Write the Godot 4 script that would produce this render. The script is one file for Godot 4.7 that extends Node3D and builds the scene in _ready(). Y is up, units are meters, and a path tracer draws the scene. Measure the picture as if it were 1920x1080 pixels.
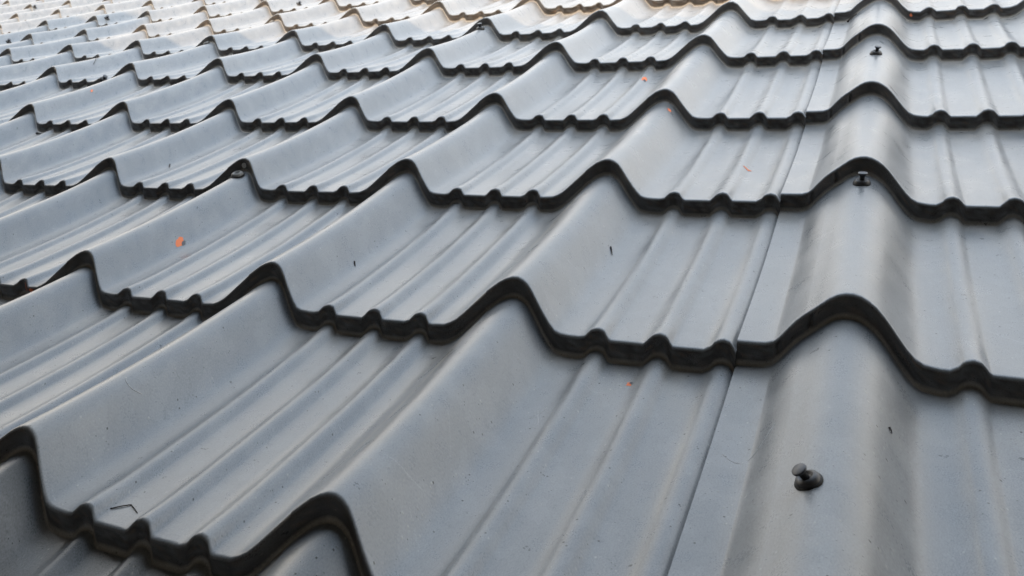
extends Node3D
# A grey pressed-metal tile roof seen from low above it.  Roof axes in units of one wave ("pitch"):
# u to the right along the eaves, v up the slope, w out of the roof.  One pitch is 0.3 m.

const PITCH := 0.3
const SLOPE := 30.0                 # degrees
const COURSE := 1.05272             # length of a course, in pitches
const LEAN := 1.15                  # the stepped edge leans back with the height of the wave
const STEP := 0.066                 # height of the step between two courses
const RISER_RUN := 0.018
const SEAM := -0.278                # where the right-hand sheet laps over the left-hand one
const LAP := -0.09                  # where the other sheets lap, on the left flank of each wave

# small unevenness of the courses -1 .. 4
const ROW_V := [-0.00256, 0.00042, -0.00065, 0.00324, 0.00668, -0.00713]
const ROW_W := [0.01285, -0.00327, -0.00423, -0.02222, 0.01326, 0.00361]
const ROW_TILT := [-0.0058, 0.01047, 0.00534, -0.00371, -0.00384, -0.00318]

# cross-section of one wave: distance from its crest, height
const WAVE_U := [-0.5, -0.478, -0.467, -0.459, -0.357, -0.349, -0.338, -0.316, -0.294, -0.283, -0.275, -0.262, -0.21, -0.172, -0.13, -0.088, -0.05, -0.022, 0.0, 0.022, 0.05, 0.07, 0.10, 0.13, 0.165, 0.195, 0.235, 0.266, 0.275, 0.286, 0.308, 0.33, 0.341, 0.35, 0.459, 0.467, 0.478, 0.5]
const WAVE_W := [0.005, 0.0005, -0.0105, -0.0185, -0.0182, -0.0105, 0.0005, 0.005, 0.0005, -0.0105, -0.0185, -0.0188, -0.0165, 0.0, 0.033, 0.066, 0.0895, 0.1, 0.103, 0.1, 0.0875, 0.072, 0.045, 0.02, -0.007, -0.0145, -0.0158, -0.0165, -0.0095, 0.0005, 0.005, 0.0005, -0.0105, -0.0182, -0.0185, -0.0105, 0.0005, 0.005]
# the wave at the sheet lap: its left half lies on the sheet below and so stands higher
const LAP_U := [-0.30, -0.20, -0.185, -0.172, -0.155, -0.123, -0.088, -0.073, -0.043, -0.02, 0.0, 0.02, 0.035, 0.07, 0.093, 0.13, 0.163, 0.19, 0.235]
const LAP_W := [0.0045, 0.0048, 0.006, 0.012, 0.029, 0.0565, 0.0745, 0.083, 0.101, 0.1085, 0.1105, 0.11, 0.107, 0.0915, 0.0745, 0.0385, 0.006, -0.011, -0.0158]

var wave := PackedFloat32Array()
var soft_wave := PackedFloat32Array()
var lap_wave := PackedFloat32Array()
var dents := FastNoiseLite.new()
var grime := FastNoiseLite.new()
var fine := FastNoiseLite.new()
var roof: Node3D
var rng := RandomNumberGenerator.new()
var M := {}


func _ready() -> void:
	rng.seed = 7041
	var tilt := Basis(Vector3.RIGHT, deg_to_rad(SLOPE))
	var roof_at := Transform3D(tilt, Vector3(0, 4.0, 0))

	# ---- camera
	var cam := Camera3D.new()
	cam.name = "camera"
	var cb := Basis(axis(0.91377, 0.38164, -0.13922), -axis(0.07120, -0.48785, -0.87002), -axis(-0.39995, 0.78508, -0.47295))
	cam.transform = roof_at * Transform3D(cb.orthonormalized(), pt(0.03687, -1.94727, 1.29066))
	cam.fov = rad_to_deg(2.0 * atan(540.0 / 1502.13))
	cam.near = 0.02
	cam.far = 400.0
	var lens := CameraAttributesPhysical.new()
	lens.frustum_focal_length = 4.3
	lens.frustum_focus_distance = 0.8
	lens.exposure_aperture = 3.2
	lens.frustum_near = 0.02
	lens.frustum_far = 400.0
	cam.attributes = lens
	cam.fov = rad_to_deg(2.0 * atan(540.0 / 1502.13))
	add_child(cam)
	cam.current = true

	# ---- sky
	var we := WorldEnvironment.new()
	we.name = "world"
	var env := Environment.new()
	env.background_mode = Environment.BG_SKY
	var psm := ProceduralSkyMaterial.new()
	psm.sky_top_color = Color(0.785, 0.885, 1.0)
	psm.sky_horizon_color = Color(1.0, 0.935, 0.83)
	psm.sky_curve = 1.0
	psm.ground_bottom_color = Color(0.2, 0.2, 0.19)
	psm.ground_horizon_color = Color(0.5, 0.5, 0.48)
	psm.sky_energy_multiplier = 1.6
	var sky := Sky.new()
	sky.sky_material = psm
	env.sky = sky
	env.tonemap_mode = Environment.TONE_MAPPER_LINEAR
	env.tonemap_exposure = 0.98
	env.sdfgi_enabled = true
	env.ssao_enabled = true
	env.ssil_enabled = true
	we.environment = env
	add_child(we)

	# ---- sun: low, behind the camera and a little to the right
	var sun := DirectionalLight3D.new()
	sun.name = "sun"
	sun.light_energy = 1.3
	sun.light_color = Color(1.0, 0.86, 0.70)
	sun.light_angular_distance = 0.7
	sun.shadow_enabled = true
	add_child(sun)
	sun.look_at_from_position(Vector3(0.22, 0.62, 0.77) * 10.0, Vector3.ZERO)

	setup_noise()
	setup_materials()

	# ---- ground
	var gm := PlaneMesh.new()
	gm.size = Vector2(500, 500)
	var ground := MeshInstance3D.new()
	ground.name = "ground"
	ground.mesh = gm
	ground.material_override = M.soil_shade
	ground.set_meta("kind", "structure")
	add_child(ground)

	build_shade_house()

	# ---- the roof
	roof = Node3D.new()
	roof.name = "metal_tile_roof"
	roof.transform = roof_at
	roof.set_meta("label", "weathered dark grey pressed metal tile roof with wavy stepped courses")
	roof.set_meta("category", "roof")
	add_child(roof)
	build_tiles(cam)
	build_under_roof()
	build_screws()
	build_chips()
	build_scratches()
	build_debris()


# ---------------------------------------------------------------- axes
func axis(u: float, v: float, w: float) -> Vector3:
	return Vector3(u, w, -v)


func pt(u: float, v: float, w: float) -> Vector3:
	return Vector3(u, w, -v) * PITCH


# ---------------------------------------------------------------- noise and materials
func setup_noise() -> void:
	dents.seed = 11
	dents.noise_type = FastNoiseLite.TYPE_SIMPLEX_SMOOTH
	dents.frequency = 1.0
	dents.fractal_type = FastNoiseLite.FRACTAL_FBM
	dents.fractal_octaves = 2
	grime.seed = 23
	grime.noise_type = FastNoiseLite.TYPE_SIMPLEX_SMOOTH
	grime.frequency = 1.0
	grime.fractal_octaves = 4
	fine.seed = 31
	fine.noise_type = FastNoiseLite.TYPE_SIMPLEX_SMOOTH
	fine.frequency = 1.0
	fine.fractal_octaves = 3
	wave = table(WAVE_U, WAVE_W, -0.5, 0.5, 0.0028)
	var low := []
	for i in WAVE_U.size():
		low.append(-0.018 + (WAVE_W[i] + 0.018) * 0.8 if absf(WAVE_U[i]) > 0.25 else WAVE_W[i])
	soft_wave = table(WAVE_U, low, -0.5, 0.5, 0.0115)
	lap_wave = table(LAP_U, LAP_W, -0.30, 0.235, 0.011)


func table(us: Array, ws: Array, lo: float, hi: float, blur: float) -> PackedFloat32Array:
	# the drawn cross-section, softened so that no bend is a knife edge
	var n := 1400
	var raw := PackedFloat32Array()
	raw.resize(n + 1)
	var j := 0
	for i in n + 1:
		var u := lo + (hi - lo) * i / n
		while j < us.size() - 2 and us[j + 1] < u:
			j += 1
		var f: float = clampf((u - us[j]) / (us[j + 1] - us[j]), 0.0, 1.0)
		raw[i] = lerpf(ws[j], ws[j + 1], f)
	var r := maxi(1, int(blur / (hi - lo) * n))
	for turn in 3:
		var soft := raw.duplicate()
		for i in n + 1:
			var sum := 0.0
			for k in range(-r, r + 1):
				var q := i + k
				if lo < -0.4:
					q = posmod(q, n)
				sum += raw[clampi(q, 0, n)]
			soft[i] = sum / (2 * r + 1)
		raw = soft
	return raw


func look_up(t: PackedFloat32Array, f: float) -> float:
	var x := clampf(f, 0.0, 1.0) * 1400.0
	var i := mini(int(x), 1399)
	return lerpf(t[i], t[i + 1], x - i)


func profile(k: int, u: float, soft := 0.0) -> float:
	var d := u - k
	if k == 0 and d < 0.235:
		return look_up(lap_wave, (d + 0.30) / 0.535)
	d -= roundf(d)
	return lerpf(look_up(wave, d + 0.5), look_up(soft_wave, d + 0.5), soft)


func std(rough: float, col: Color) -> StandardMaterial3D:
	var m := StandardMaterial3D.new()
	m.albedo_color = col
	m.roughness = rough
	return m


func lin(r: float, g: float, b: float) -> Color:
	return Color(r, g, b).linear_to_srgb()


func setup_materials() -> void:
	# paint: fine grain, grit, rain-washed dust
	var n := 2048
	var a := FastNoiseLite.new()
	a.seed = 3
	a.noise_type = FastNoiseLite.TYPE_SIMPLEX
	a.frequency = 0.42
	a.fractal_octaves = 2
	var b := FastNoiseLite.new()
	b.seed = 5
	b.noise_type = FastNoiseLite.TYPE_SIMPLEX
	b.frequency = 0.012
	b.fractal_octaves = 5
	var da := a.get_image(n, n).get_data()
	var db := b.get_seamless_image(n, n).get_data()
	var rgb := PackedByteArray()
	rgb.resize(n * n * 3)
	var ro := PackedByteArray()
	ro.resize(n * n)
	var hi := PackedByteArray()
	hi.resize(n * n)
	for i in n * n:
		var fa := da[i] - 128
		var fb := db[i] - 128
		var c := 176 + fa / 5 + fb / 12
		if absi(fb - 17) < 2 or absi(fb + 26) < 2:      # tide lines of dried water
			c -= 13
		elif fb > 17:
			c += 4
		var o := i * 3
		rgb[o] = c + fb / 60
		rgb[o + 1] = c
		rgb[o + 2] = c - fb / 60
		ro[i] = clampi(150 + fb / 4 + fa / 8, 0, 255)
		hi[i] = clampi(128 + fa / 6 + fb / 10, 0, 255)
	var paint := Image.create_from_data(n, n, false, Image.FORMAT_RGB8, rgb)
	var rough := Image.create_from_data(n, n, false, Image.FORMAT_L8, ro)
	var height := Image.create_from_data(n, n, false, Image.FORMAT_L8, hi)
	for i in 34000:                                   # grit: pale sand grains and dark specks
		var x := rng.randi_range(0, n - 4)
		var y := rng.randi_range(0, n - 4)
		if db[y * n + x] < 118 + rng.randi_range(0, 40):
			continue
		var s := 1 if rng.randf() < 0.8 else 2
		if rng.randf() < 0.68:
			var l := rng.randf_range(0.74, 0.97)
			paint.fill_rect(Rect2i(x, y, s, s), Color(l, l * 0.98, l * 0.95))
		else:
			var l := rng.randf_range(0.15, 0.5)
			paint.fill_rect(Rect2i(x, y, s, s), Color(l, l * 0.97, l * 0.93))
		height.fill_rect(Rect2i(x, y, s, s), Color(0.75, 0.75, 0.75))
		rough.fill_rect(Rect2i(x, y, s, s), Color(0.9, 0.9, 0.9))
	for i in 170:                                    # specks of dirt with a ragged outline
		var x := rng.randi_range(8, n - 12)
		var y := rng.randi_range(8, n - 12)
		for k in rng.randi_range(2, 7):
			var l := rng.randf_range(0.1, 0.4)
			paint.fill_rect(Rect2i(x + rng.randi_range(-4, 4), y + rng.randi_range(-2, 2), rng.randi_range(1, 3), rng.randi_range(1, 2)), Color(l, l, l))
	for i in 130:                                    # hair-fine scuffs
		var x := rng.randf_range(60, n - 60)
		var y := rng.randf_range(60, n - 60)
		var ang := rng.randf_range(-0.5, 0.9)
		var l := rng.randf_range(0.72, 0.86)
		var bend := rng.randf_range(-0.01, 0.01)
		for k in rng.randi_range(15, 60):
			if rng.randf() < 0.8:
				paint.set_pixel(int(x), int(y), Color(l, l, l))
			x = clampf(x + cos(ang), 0, n - 1)
			y = clampf(y + sin(ang), 0, n - 1)
			ang += bend
	height.bump_map_to_normal_map(2.0)
	var m := std(1.0, lin(0.98, 0.99, 1.0))
	m.albedo_texture = ImageTexture.create_from_image(paint)
	m.roughness_texture = ImageTexture.create_from_image(rough)
	m.roughness = 0.54
	m.normal_enabled = true
	m.normal_texture = ImageTexture.create_from_image(height)
	m.normal_scale = 0.35
	m.metallic_specular = 0.5
	m.vertex_color_use_as_albedo = true
	m.clearcoat_enabled = true
	m.clearcoat = 0.2
	m.clearcoat_roughness = 0.36
	m.uv1_scale = Vector3(0.78, 0.78, 1)
	M.paint = m
	M.under = std(0.8, lin(0.06, 0.06, 0.06))
	M.timber = std(0.8, lin(0.05, 0.042, 0.035))
	M.soil_shade = std(0.95, lin(0.06, 0.06, 0.045))
	M.black = std(0.42, lin(0.02, 0.021, 0.023))
	M.cap = std(0.38, lin(0.05, 0.055, 0.065))
	M.washer = std(0.45, lin(0.05, 0.05, 0.052))
	M.rubber = std(0.7, lin(0.012, 0.012, 0.012))
	M.primer = std(0.75, lin(0.92, 0.25, 0.10))
	M.primer.vertex_color_use_as_albedo = true
	M.peel = std(0.6, lin(0.09, 0.095, 0.1))
	M.pale = std(0.8, lin(0.75, 0.75, 0.73))
	M.ring = std(0.6, lin(0.2, 0.2, 0.19))
	M.scuff = std(0.8, lin(0.62, 0.62, 0.62))
	M.bark = std(0.85, lin(0.03, 0.024, 0.02))
	M.leaf = std(0.8, lin(0.035, 0.028, 0.022))
	M.glass = std(0.1, lin(0.02, 0.02, 0.02))
	M.frame = std(0.6, lin(0.3, 0.3, 0.28))
	M.needles = std(0.7, lin(0.04, 0.06, 0.025))


# ---------------------------------------------------------------- the roof surface
func row_v(r: int) -> float:
	return r * COURSE + (ROW_V[r + 1] if r >= -1 and r <= 4 else 0.0)


func rise(r: int, u: float) -> float:
	var uu := clampf(u, -9.0, 2.0)
	var v := minf(r, 4.5) * COURSE
	var z := 0.00014 * uu * uu + 0.00024 * v * v - 0.00025 * uu * v
	if r >= -1 and r <= 4:
		z += ROW_W[r + 1] + ROW_TILT[r + 1] * uu
	return z


func lip(k: int, u: float) -> float:
	# the lapping sheet lies a millimetre proud at its edge
	if k == 0:
		return 0.0
	return 0.0022 * exp(-absf(u - k - LAP) / 0.07) * (1.0 if u < k + 0.5 else 0.0)


func dent(u: float, v: float) -> float:
	return 0.0028 * dents.get_noise_2d(u * 1.3, v * 1.0) + 0.0003 * dents.get_noise_2d(u * 6.0 + 50.0, v * 4.0)


func surface(r: int, k: int, u: float, t: float) -> Vector3:
	var w := profile(k, u)
	var vf := row_v(r) + LEAN * w + 0.003 * dents.get_noise_2d(u * 0.9, r * 17.0)
	var vb := row_v(r + 1) + LEAN * w - RISER_RUN + 0.003 * dents.get_noise_2d(u * 0.9, (r + 1) * 17.0)
	var v := lerpf(vf, vb, t)
	var wz := profile(k, u, smoothstep(0.0, 0.14, t) * smoothstep(1.0, 0.9, t))   # the ribs soften away from the step
	var z := wz + (1.0 - t) * rise(r, u) + t * rise(r + 1, u) - STEP * (1.0 - (1.0 - t) * (1.0 - t))
	return Vector3(u, v, z + dent(u, v) + lip(k, u) * (1.0 - t * 0.3))


func path(r: int, k: int, u: float, ts: Array) -> PackedVector3Array:
	# from the foot of the step, up the step, over its rounded edge and on up the tile
	var out := PackedVector3Array()
	var edge := surface(r, k, u, 0.0)
	var foot := surface(r - 1, k, u, 1.0)
	foot.z += lip(k, u) * 0.0
	var below := surface(r - 1, k, u, 1.0 - 0.008 / COURSE)
	var up := (edge - foot).normalized()
	var a := foot + up * 0.007
	out.append(below)
	out.append(bez(below, foot, a, 0.33))
	out.append(bez(below, foot, a, 0.66))
	out.append(a)
	var wob := 0.0022 * dents.get_noise_2d(u * 9.0, r * 37.0)
	var top := edge - up * 0.011
	for f in [0.2, 0.4, 0.6, 0.8]:
		var q := a.lerp(top, f)
		q.y += wob + crease(k, u)
		out.append(q)
	out.append(top)
	var on := surface(r, k, u, 0.0125 / COURSE)
	out.append(bez(top, edge, on, 0.25))
	out.append(bez(top, edge, on, 0.5))
	out.append(bez(top, edge, on, 0.75))
	out.append(on)
	for t in ts:
		out.append(surface(r, k, u, t))
	return out


func crease(k: int, u: float) -> float:
	# where one sheet laps another its step stands a little forward; the top sheet has two pinched folds
	var d := u - k
	if k == 0:
		return 0.009 * exp(-pow((d + 0.088) / 0.005, 2.0)) + 0.009 * exp(-pow((d + 0.168) / 0.005, 2.0)) + 0.004 * exp(-pow((d - 0.155) / 0.006, 2.0))
	return -0.004 * exp(-absf(d - LAP) / 0.05)


func bez(a: Vector3, b: Vector3, c: Vector3, t: float) -> Vector3:
	return a.lerp(b, t).lerp(b.lerp(c, t), t)


func tile_range(k: int) -> Vector2:
	var lo := k + (SEAM if k == 0 else LAP)
	var hi := k + 1 + (SEAM if k == -1 else LAP)
	return Vector2(lo, hi)


func tile_mesh(st: SurfaceTool, r: int, k: int, level: int) -> void:
	var span := tile_range(k)
	var us := []
	var u := span.x
	while u < span.y - 0.004:
		us.append(u)
		var d := absf(u - roundf(u))
		var near_rib := (d > 0.262 and d < 0.352) or d > 0.455
		var near_fold := k == 0 and (absf(u + 0.088) < 0.022 or absf(u + 0.168) < 0.022)
		u += (0.0035 if near_fold and level == 0 else 0.0085 if near_rib else 0.02) * [1.0, 1.8, 3.0][level]
	us.append(span.y)
	if k == -1:
		us.append(span.y + 0.02)           # runs on under the lapping sheet
	var ts := []
	var nt: int = [15, 9, 5][level]
	for i in range(1, nt + 1):
		ts.append(lerpf(0.0125 / COURSE, 1.0 - 0.008 / COURSE, pow(float(i) / nt, 1.15)))
	var cols := []
	cols.append(path(r, k, us[0] - 0.008, ts))
	for x in us:
		cols.append(path(r, k, x, ts))
	if k == -1:                            # only its flat part runs under; its step ends at the lap
		for j in 13:
			cols[-1][j] = cols[-2][j] + Vector3(0.0008, 0, 0)
	cols.append(path(r, k, us[-1] + 0.008, ts))
	var rows: int = cols[0].size()
	var shift := Vector2(k * 0.013, r * 0.37)
	var base := Color(0.478, 0.5, 0.517)
	var tone := 1.0 + 0.05 * grime.get_noise_2d(r * 13.7, k * 7.3)
	var vs := []
	for i in range(1, cols.size() - 1):
		var run := 0.0
		for j in rows:
			var p: Vector3 = cols[i][j]
			var du: Vector3 = cols[i + 1][j] - cols[i - 1][j]
			var dv: Vector3 = cols[i][mini(j + 1, rows - 1)] - cols[i][maxi(j - 1, 0)]
			var nn := du.cross(dv).normalized()
			if j > 0:
				run += (p - cols[i][j - 1]).length()
			# wear and dirt, plus shade painted into the step faces
			var c := base * (tone * (1.0 + 0.08 * grime.get_noise_2d(p.x * 2.3, p.y * 2.0) + 0.07 * fine.get_noise_2d(p.x * 16.0, p.y * 1.1) * smoothstep(-0.1, 0.3, grime.get_noise_2d(p.x * 1.1 + 70.0, p.y))))
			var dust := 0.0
			var soil_shade := 0.0
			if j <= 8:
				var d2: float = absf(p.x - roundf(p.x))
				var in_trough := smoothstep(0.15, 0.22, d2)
				soil_shade = clampf(lerpf(0.75, 0.85, in_trough) + lerpf(0.2, 0.8, in_trough) * fine.get_noise_2d(p.x * 22.0, p.z * 40.0 + r * 9.0), 0.0, 1.0)  # caked dirt plus painted-in shade, over troughs and crests alike
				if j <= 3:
					soil_shade = 0.0
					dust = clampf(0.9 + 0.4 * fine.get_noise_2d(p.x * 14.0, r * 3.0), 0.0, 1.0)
			else:
				var back: float = (rows - 1 - j) / float(rows - 13)
				dust = smoothstep(0.30, 0.0, back) * clampf(0.42 + 0.9 * grime.get_noise_2d(p.x * 5.0, p.y * 7.0), 0.0, 1.0) * smoothstep(0.11, 0.19, absf(p.x - roundf(p.x)))
				var wide := fine.get_noise_2d(p.x * 3.1 + 9.0, p.y * 1.3)
				dust = maxf(dust, 0.2 * smoothstep(0.1, 0.6, wide))
				var edge_d: float = p.x - k - LAP
				if k != 0 and k != -1 - 99:
					var at_edge := (p.x - k - 1 - LAP)
					if k == -2 or k == -5 or k == -8:
						dust = maxf(dust, 1.2 * smoothstep(0.04, 0.008, absf(at_edge + 0.012)) * clampf(0.8 + 0.5 * fine.get_noise_2d(p.x * 40.0, p.y * 9.0), 0.0, 1.0))
				dust = maxf(dust, 0.75 * smoothstep(0.012, 0.002, absf(fposmod(p.x - k, 1.0) - 0.282)) * clampf(0.5 + fine.get_noise_2d(p.x * 50.0, p.y * 5.0), 0.0, 1.0))
				dust = maxf(dust, 0.75 * smoothstep(0.012, 0.002, absf(fposmod(p.x - k, 1.0) - 0.468)) * clampf(0.5 + fine.get_noise_2d(p.x * 50.0, p.y * 5.0), 0.0, 1.0))
				dust = maxf(dust, 0.75 * smoothstep(0.012, 0.002, absf(fposmod(p.x - k, 1.0) - 0.652)) * clampf(0.5 + fine.get_noise_2d(p.x * 50.0, p.y * 5.0), 0.0, 1.0))
			c = c.lerp(Color(0.86, 0.78, 0.66), dust * 0.6)
			if j >= 1 and j <= 3:
				c = c.lerp(Color(1.0, 0.94, 0.84), dust * 0.7)
			c = c.lerp(Color(0.085, 0.07, 0.06).lerp(Color(0.42, 0.28, 0.18), clampf(fine.get_noise_2d(p.x * 70.0 + 5.0, p.z * 90.0) * 1.6 - 0.2, 0.0, 1.0)), soil_shade * 0.9)  # brown dirt flecks over a near-black tone that paints in the shade
			c.a = 1.0
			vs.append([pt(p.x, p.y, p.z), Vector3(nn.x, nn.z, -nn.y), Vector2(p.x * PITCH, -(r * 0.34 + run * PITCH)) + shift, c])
	var wd := cols.size() - 2
	var first: int = st.get_meta("n", 0)
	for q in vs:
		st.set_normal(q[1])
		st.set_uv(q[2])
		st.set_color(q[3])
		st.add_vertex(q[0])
	for i in wd - 1:
		for j in rows - 1:
			var a: int = first + i * rows + j
			var b := a + rows
			for x in [a, a + 1, b, b, a + 1, b + 1]:
				st.add_index(x)
	var total: int = first + vs.size()
	# the cut edge of the lapping sheet, on the left of the tile
	if level < 2:
		var thick := 0.016 if k == 0 else 0.004
		for j in rows - 1:
			var p: Vector3 = cols[1][j]
			var q: Vector3 = cols[1][j + 1]
			for x in [p, q, p - Vector3(0, 0, thick), q - Vector3(0, 0, thick)]:
				st.set_normal(Vector3.LEFT)
				st.set_uv(Vector2(x.x, -x.y) * PITCH)
				st.set_color(Color(0.42, 0.42, 0.42))
				st.add_vertex(pt(x.x, x.y, x.z))
			for x in [0, 2, 1, 1, 2, 3]:
				st.add_index(total + x)
			total += 4
	st.set_meta("n", total)


func build_tiles(cam: Camera3D) -> void:
	var inv := cam.transform.affine_inverse() * roof.transform
	var rest := SurfaceTool.new()
	rest.begin(Mesh.PRIMITIVE_TRIANGLES)
	var count := 0
	for r in range(-3, 15):
		for k in range(-22, 4):
			var span := tile_range(k)
			var in_view := false
			for uu in [span.x, (span.x + span.y) / 2.0, span.y]:
				for t in [0.0, 0.5, 1.0]:
					var c: Vector3 = inv * pt(uu, row_v(r) + t * COURSE, 0.0)
					if c.z < -0.1:
						var x := 1502.0 * c.x / -c.z
						var y := -1502.0 * c.y / -c.z
						if absf(x) < 1100.0 and absf(y) < 650.0:
							in_view = true
			if in_view:
				var st := SurfaceTool.new()
				st.begin(Mesh.PRIMITIVE_TRIANGLES)
				tile_mesh(st, r, k, 0 if r < 4 and k > -6 else 1)
				var o := MeshInstance3D.new()
				o.name = "tile" if count == 0 else "tile_%03d" % count
				o.mesh = st.commit()
				o.material_override = M.paint
				roof.add_child(o, true)
				count += 1
			else:
				tile_mesh(rest, r, k, 2)
	var o := MeshInstance3D.new()
	o.name = "outer_tiles"
	o.mesh = rest.commit()
	o.material_override = M.paint
	o.set_meta("kind", "stuff")
	roof.add_child(o, true)
	print("tiles ", count)


func build_under_roof() -> void:
	var deck := MeshInstance3D.new()
	deck.name = "roof_deck"
	var bm := BoxMesh.new()
	bm.size = Vector3(26.0, 1.0, 19.0) * PITCH
	deck.mesh = bm
	deck.material_override = M.under
	deck.position = pt(-9.4, 6.3, -0.8)
	roof.add_child(deck)


# ---------------------------------------------------------------- fixings
func frame_at(r: int, k: int, u: float, t: float) -> Transform3D:
	var e := 0.004
	var p := surface(r, k, u, t)
	var du := surface(r, k, u + e, t) - surface(r, k, u - e, t)
	var dv := surface(r, k, u, t + e) - surface(r, k, u, t - e)
	var nn := du.cross(dv).normalized()
	var n3 := Vector3(nn.x, nn.z, -nn.y)
	var x3 := Vector3(du.x, du.z, -du.y).normalized()
	return Transform3D(Basis(x3, n3, x3.cross(n3)), pt(p.x, p.y, p.z))


func lathe(rings: Array, seg := 24) -> ArrayMesh:
	var st := SurfaceTool.new()
	st.begin(Mesh.PRIMITIVE_TRIANGLES)
	for i in rings.size() - 1:
		for s in seg:
			var a := TAU * s / seg
			var b := TAU * (s + 1) / seg
			var p := [ring(rings[i], a), ring(rings[i], b), ring(rings[i + 1], a), ring(rings[i + 1], b)]
			for x in [0, 1, 2, 2, 1, 3]:
				st.set_smooth_group(-1 if rings[i].size() > 2 else 1)
				st.add_vertex(p[x])
	st.generate_normals()
	return st.commit()


func ring(r: Array, a: float) -> Vector3:
	return Vector3(r[0] * cos(a), r[1], r[0] * sin(a)) * 0.001


func mesh_part(called: String, mesh: Mesh, mat: Material, parent: Node3D) -> MeshInstance3D:
	var o := MeshInstance3D.new()
	o.name = called
	o.mesh = mesh
	o.material_override = mat
	parent.add_child(o, true)
	return o


func build_screws() -> void:
	var washer := lathe([[0.1, 3.6], [4.6, 3.6], [5.4, 5.2], [6.6, 5.4], [8.6, 4.0], [9.6, 2.0], [9.8, 0.6], [9.8, -1.5]], 28)
	var seal := lathe([[8.2, 1.2], [10.4, 0.9], [10.8, 0.0], [10.6, -1.5]], 28)
	var shank := lathe([[3.1, 1.5], [2.9, 5.0], [2.9, 8.0], [3.8, 10.5], [5.0, 11.8]], 20)
	var head := lathe([[4.8, 11.4], [5.7, 11.9], [5.9, 12.8], [5.7, 13.5], [5.2, 13.8], [0.02, 13.95]], 26)
	# row, wave, u, t, lean sideways, lean along, has its post, scale
	var all := [
		[-1, 0, -0.037, 0.317, 0.2, 0.1, true, 0.84],
		[0, 0, 0.006, 0.918, -0.04, -0.05, true, 0.88],
		[2, 0, 0.012, 0.625, -0.16, 0.1, true, 0.9],
		[4, 0, -0.004, 0.02, 0.0, 0.0, true, 0.9],
		[2, -3, -3.16, 0.955, 0.0, 0.0, true, 1.0],
		[3, -3, -2.998, 0.885, 0.0, 0.05, true, 1.0],
		[0, -3, -2.998, 0.94, 0.0, 0.0, false, 1.0],
		[3, -6, -6.28, 0.03, 0.0, 0.0, true, 1.0],
		[5, -11, -10.855, 0.37, 0.0, 0.0, true, 1.0],
		[6, -10, -9.905, 0.16, 0.0, 0.0, true, 1.0],
		[8, -14, -13.9, 0.05, 0.0, 0.0, true, 1.0],
		[6, -7, -6.85, 0.54, 0.0, 0.0, true, 1.0],
		[3, -6, -6.03, 0.965, 0.0, 0.0, false, 1.0],
		[4, -6, -6.05, 0.965, 0.0, 0.0, false, 1.0],
	]
	for s in all:
		var o := mesh_part("screw", seal, M.rubber, roof)
		var at := frame_at(s[0], s[1], s[2], s[3])
		at.basis = at.basis.scaled_local(Vector3.ONE * float(s[7]))
		o.transform = at
		var wr := mesh_part("washer", washer, M.washer, o)
		wr.rotation = Vector3(s[5] * 0.2, 0, s[4] * 0.35)
		if s[6]:
			var sh := mesh_part("shank", shank, M.black, o)
			var hd := mesh_part("head", head, M.cap, o)
			sh.rotation = Vector3(s[5], 0, s[4])
			hd.rotation = Vector3(s[5], 0, s[4])
		else:
			wr.material_override = M.ring
			var socket := mesh_part("socket", lathe([[3.8, 3.85], [2.6, 3.75], [0.02, 3.7]], 18), M.rubber, o)
			socket.rotation = wr.rotation


# ---------------------------------------------------------------- chipped paint
func patch(r: int, k: int, u0: float, t0: float, ru: float, rt: float, seed_: int, lift: float) -> ArrayMesh:
	# a ragged flake that follows the tile's surface
	var g := RandomNumberGenerator.new()
	g.seed = seed_
	var seg := 15
	var st := SurfaceTool.new()
	st.begin(Mesh.PRIMITIVE_TRIANGLES)
	var rim := []
	for i in seg:
		var a := TAU * i / seg
		var q := g.randf_range(0.62, 1.1)
		rim.append(Vector2(u0 + ru * q * cos(a), t0 + rt * q * sin(a)))
	var tops := []
	for q in rim:
		var f := frame_at(r, k, q.x, clampf(q.y, 0.002, 0.998))
		tops.append(f.origin + f.basis.y * lift)
	var fc := frame_at(r, k, u0, t0)
	var c := fc.origin + fc.basis.y * lift
	for i in seg:
		st.set_color(Color.WHITE)
		for v in [c, tops[i], tops[(i + 1) % seg]]:
			st.add_vertex(v)
	st.generate_normals()
	return st.commit()


func build_chips() -> void:
	var all := [
		[0, -3, -2.858, 0.445, 0.019, 0.030, "orange primer showing through a chip in the grey paint"],
		[2, -2, -1.300, 0.790, 0.022, 0.040, "orange flake with dark crumbs in a trough"],
		[-1, -1, -0.558, 0.900, 0.009, 0.013, "small orange chip beside a rib"],
		[1, -1, -0.466, 0.417, 0.022, 0.009, "flat orange streak in a trough"],
		[1, -1, -0.953, 0.919, 0.012, 0.018, "tiny orange chip on a crest"],
		[2, -6, -5.936, 0.531, 0.011, 0.014, "faint orange spot on a far tile"],
	]
	var n := 0
	for s in all:
		var o := mesh_part("paint_chip", patch(s[0], s[1], s[2], s[3], s[4], s[5], 40 + n, 0.00025), M.primer, roof)
		o.set_meta("label", s[6])
		n += 1
	for s in [[0, -3, -2.845, 0.463, 0.011, 0.014], [2, -2, -1.290, 0.765, 0.010, 0.012], [-1, -1, -0.553, 0.905, 0.006, 0.005]]:
		var o := mesh_part("paint_flake", patch(s[0], s[1], s[2], s[3], s[4], s[5], 70 + n, 0.0006), M.peel, roof)
		o.set_meta("label", "curled grey paint flake at the edge of an orange chip")
		n += 1


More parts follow.
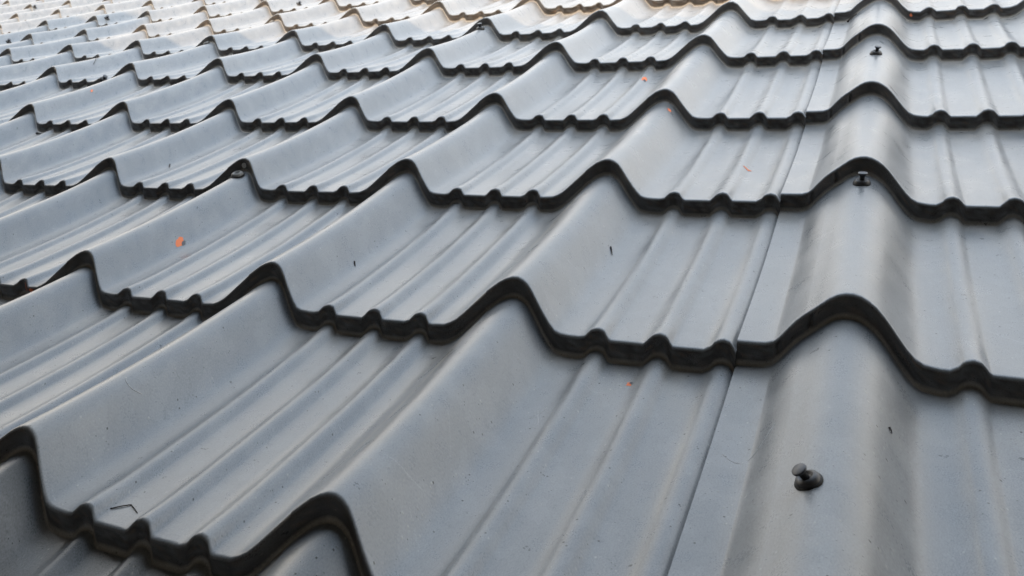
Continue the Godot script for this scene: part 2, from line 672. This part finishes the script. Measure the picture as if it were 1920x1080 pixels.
func step_patch(r: int, k: int, u0: float, f0: float, ru: float, rf: float, seed_: int) -> ArrayMesh:
	# a ragged flake on the face of a step
	var g := RandomNumberGenerator.new()
	g.seed = seed_
	var st := SurfaceTool.new()
	st.begin(Mesh.PRIMITIVE_TRIANGLES)
	var rim := []
	for i in 12:
		var a := TAU * i / 12
		var q := g.randf_range(0.6, 1.1)
		rim.append(on_step(r, k, u0 + ru * q * cos(a), f0 + rf * q * sin(a)))
	for i in 12:
		for v in [on_step(r, k, u0, f0), rim[(i + 1) % 12], rim[i]]:
			st.set_color(Color.WHITE)
			st.add_vertex(v)
	st.generate_normals()
	return st.commit()


func on_step(r: int, k: int, u: float, f: float) -> Vector3:
	var e := surface(r, k, u, 0.0)
	var q := surface(r - 1, k, u, 1.0).lerp(e, f)
	return pt(q.x, q.y - 0.0052, q.z)


func build_scratches() -> void:
	for q in [[4, 0, 0.203, 0.62, 0.010, 0.2], [0, -4, -3.285, 0.80, 0.014, 0.12], [0, -4, -3.243, 0.80, 0.012, 0.14]]:
		mesh_part("paint_chip", step_patch(q[0], q[1], q[2], q[3], q[4], q[5], int(q[2] * 1000.0)), M.primer, roof)
	# a pale round spot on the step above the bare washer
	var e := surface(1, -3, -3.0, 0.0)
	var f0 := surface(0, -3, -3.0, 1.0)
	var m := f0.lerp(e, 0.42)
	var up := (e - f0).normalized()
	var disc := CylinderMesh.new()
	disc.top_radius = 0.0042
	disc.bottom_radius = 0.0042
	disc.height = 0.0016
	disc.radial_segments = 20
	var spot := mesh_part("pale_spot", disc, M.pale, roof)
	var y3 := Vector3(0, up.y, up.z).normalized()
	spot.transform = Transform3D(Basis(Vector3.RIGHT, y3, Vector3.RIGHT.cross(y3)), pt(m.x, m.y - 0.002, m.z))
	for s in [[-1, 0, Vector2(-0.245, 0.60), Vector2(-0.135, 0.645), 0.012], [-1, -2, Vector2(-1.97, 0.30), Vector2(-1.915, 0.335), 0.004], [-1, -1, Vector2(-0.77, 0.72), Vector2(-0.745, 0.66), 0.0], [-1, -1, Vector2(-0.78, 0.68), Vector2(-0.75, 0.74), 0.004]]:
		var pts := []
		for i in 17:
			var f := i / 16.0
			var q: Vector2 = s[2].lerp(s[3], f)
			pts.append(on_roof(s[0], s[1], q.x, q.y - s[4] * 4.0 * sin(PI * f), 0.0))
		mesh_part("scratch", strand(pts, 0.0002, 0.0003), M.scuff, roof)


# ---------------------------------------------------------------- things lying on the roof
func on_roof(r: int, k: int, u: float, t: float, lift: float) -> Vector3:
	var f := frame_at(r, k, u, t)
	return f.origin + f.basis.y * lift


func strand(pts: Array, r0: float, r1: float) -> ArrayMesh:
	var st := SurfaceTool.new()
	st.begin(Mesh.PRIMITIVE_TRIANGLES)
	var rings := []
	for i in pts.size():
		var d: Vector3 = (pts[mini(i + 1, pts.size() - 1)] - pts[maxi(i - 1, 0)]).normalized()
		var side := d.cross(Vector3.UP).normalized()
		var up := side.cross(d)
		var rr := lerpf(r0, r1, float(i) / (pts.size() - 1))
		var ring_ := []
		for s in 7:
			var a := TAU * s / 6.0
			ring_.append(pts[i] + (side * cos(a) + up * sin(a)) * rr)
		rings.append(ring_)
	for i in rings.size() - 1:
		for s in 6:
			for v in [rings[i][s], rings[i + 1][s], rings[i][s + 1], rings[i + 1][s], rings[i + 1][s + 1], rings[i][s + 1]]:
				st.add_vertex(v)
	st.generate_normals()
	return st.commit()


func thing(called: String, mesh: Mesh, mat: Material, label: String, category: String, group := "") -> void:
	var o := MeshInstance3D.new()
	o.name = called
	o.mesh = mesh
	o.material_override = mat
	o.transform = roof.transform
	o.set_meta("label", label)
	o.set_meta("category", category)
	if group:
		o.set_meta("group", group)
	add_child(o, true)


func line_on(r: int, k: int, from: Vector2, to: Vector2, n: int, lift: float, bow: float) -> Array:
	var out := []
	for i in n + 1:
		var f := float(i) / n
		var q := from.lerp(to, f)
		out.append(on_roof(r, k, q.x, q.y, lift + bow * sin(PI * f)))
	return out


func build_debris() -> void:
	var bent := line_on(-1, -2, Vector2(-1.65, 0.05), Vector2(-1.613, 0.08), 8, 0.0005, 0.0004)
	bent.append_array(line_on(-1, -2, Vector2(-1.612, 0.08), Vector2(-1.569, 0.061), 6, 0.0005, 0.0004))
	thing("twig", strand(bent, 0.0005, 0.00035), M.bark, "thin dark bent twig lying near the front edge of the lower left tile", "twig", "bits of debris on the roof")
	thing("leaf_scrap", strand(line_on(0, -1, Vector2(-0.848, 0.632), Vector2(-0.828, 0.598), 6, 0.0006, 0.0008), 0.0009, 0.0003), M.leaf, "small dark curled leaf scrap on the right flank of the tile in mid picture", "leaf", "bits of debris on the roof")
	thing("leaf_scrap", strand(line_on(0, -2, Vector2(-1.846, 0.385), Vector2(-1.829, 0.374), 5, 0.0006, 0.0005), 0.0009, 0.0005), M.leaf, "dark crumb of leaf left of the middle, below a crest", "leaf", "bits of debris on the roof")
	thing("leaf_scrap", strand(line_on(1, -4, Vector2(-3.83, 0.36), Vector2(-3.80, 0.33), 5, 0.0008, 0.0008), 0.0012, 0.0004), M.leaf, "dark leaf scrap in a trough at the left, above the tile with the orange chip", "leaf", "bits of debris on the roof")
	thing("leaf_scrap", strand(line_on(1, -6, Vector2(-5.81, 0.97), Vector2(-5.76, 0.97), 5, 0.0015, 0.0008), 0.002, 0.0012), M.leaf, "dark leaf clump against a step at the far left edge", "leaf", "bits of debris on the roof")
	thing("twig", strand(line_on(3, -7, Vector2(-7.02, 0.52), Vector2(-6.92, 0.40), 9, 0.001, 0.006), 0.0013, 0.0006), M.bark, "small curved twig on a far tile at the upper left", "twig", "bits of debris on the roof")
	thing("leaf_scrap", strand(line_on(3, 0, Vector2(-0.19, 0.965), Vector2(-0.13, 0.955), 6, 0.0015, 0.002), 0.0022, 0.0008), M.leaf, "crumpled dark leaf against the top step at the left foot of the screwed crest", "leaf", "bits of debris on the roof")
	thing("leaf_scrap", strand(line_on(-1, 0, Vector2(0.116, 0.672), Vector2(0.122, 0.664), 4, 0.0005, 0.0004), 0.0007, 0.0003), M.leaf, "tiny dark fleck right of the upright screw in the foreground", "leaf", "bits of debris on the roof")


# ---------------------------------------------------------------- unseen house added behind the camera to block light
func box(size: Vector3, at: Vector3, called: String, mat: Material, parent: Node3D) -> MeshInstance3D:
	var b := BoxMesh.new()
	b.size = size
	var o := mesh_part(called, b, mat, parent)
	o.position = at
	return o


func build_shade_house() -> void:
	var h := Node3D.new()
	h.name = "shade_house"  # never in view; added to keep sky and sun off the near courses
	h.position = Vector3(-2.0, 0, 1.6)
	h.set_meta("label", "dark timber-clad house added unseen behind the camera to shade the near roof")
	h.set_meta("category", "light_blocker")
	add_child(h)
	box(Vector3(26, 5.735, 6), Vector3(0, 2.8675, 3.0), "shade_wall", M.timber, h)
	box(Vector3(27, 0.12, 7.86), Vector3(0, 5.805, 2.55), "shade_eave", M.timber, h)  # added overhang, placed to darken near rows and set the sunlight edge
	var rf := PrismMesh.new()
	rf.size = Vector3(7.7, 1.6, 27)
	var o := mesh_part("roof", rf, M.under, h)
	o.position = Vector3(0, 6.675, 2.6)
	o.rotation.y = PI / 2
	box(Vector3(0.6, 2.2, 0.6), Vector3(0.0, 6.85, 0.5), "shade_chimney", M.timber, h)  # added to throw a shadow patch on the upper left tiles
	for x in [-6.0, -2.0, 2.0, 6.0]:
		for y in [1.5, 4.2]:
			var w := box(Vector3(1.2, 1.4, 0.06), Vector3(x, y, -0.03), "window", M.frame, h)
			box(Vector3(1.0, 1.2, 0.02), Vector3(0, 0, -0.04), "pane", M.glass, w)
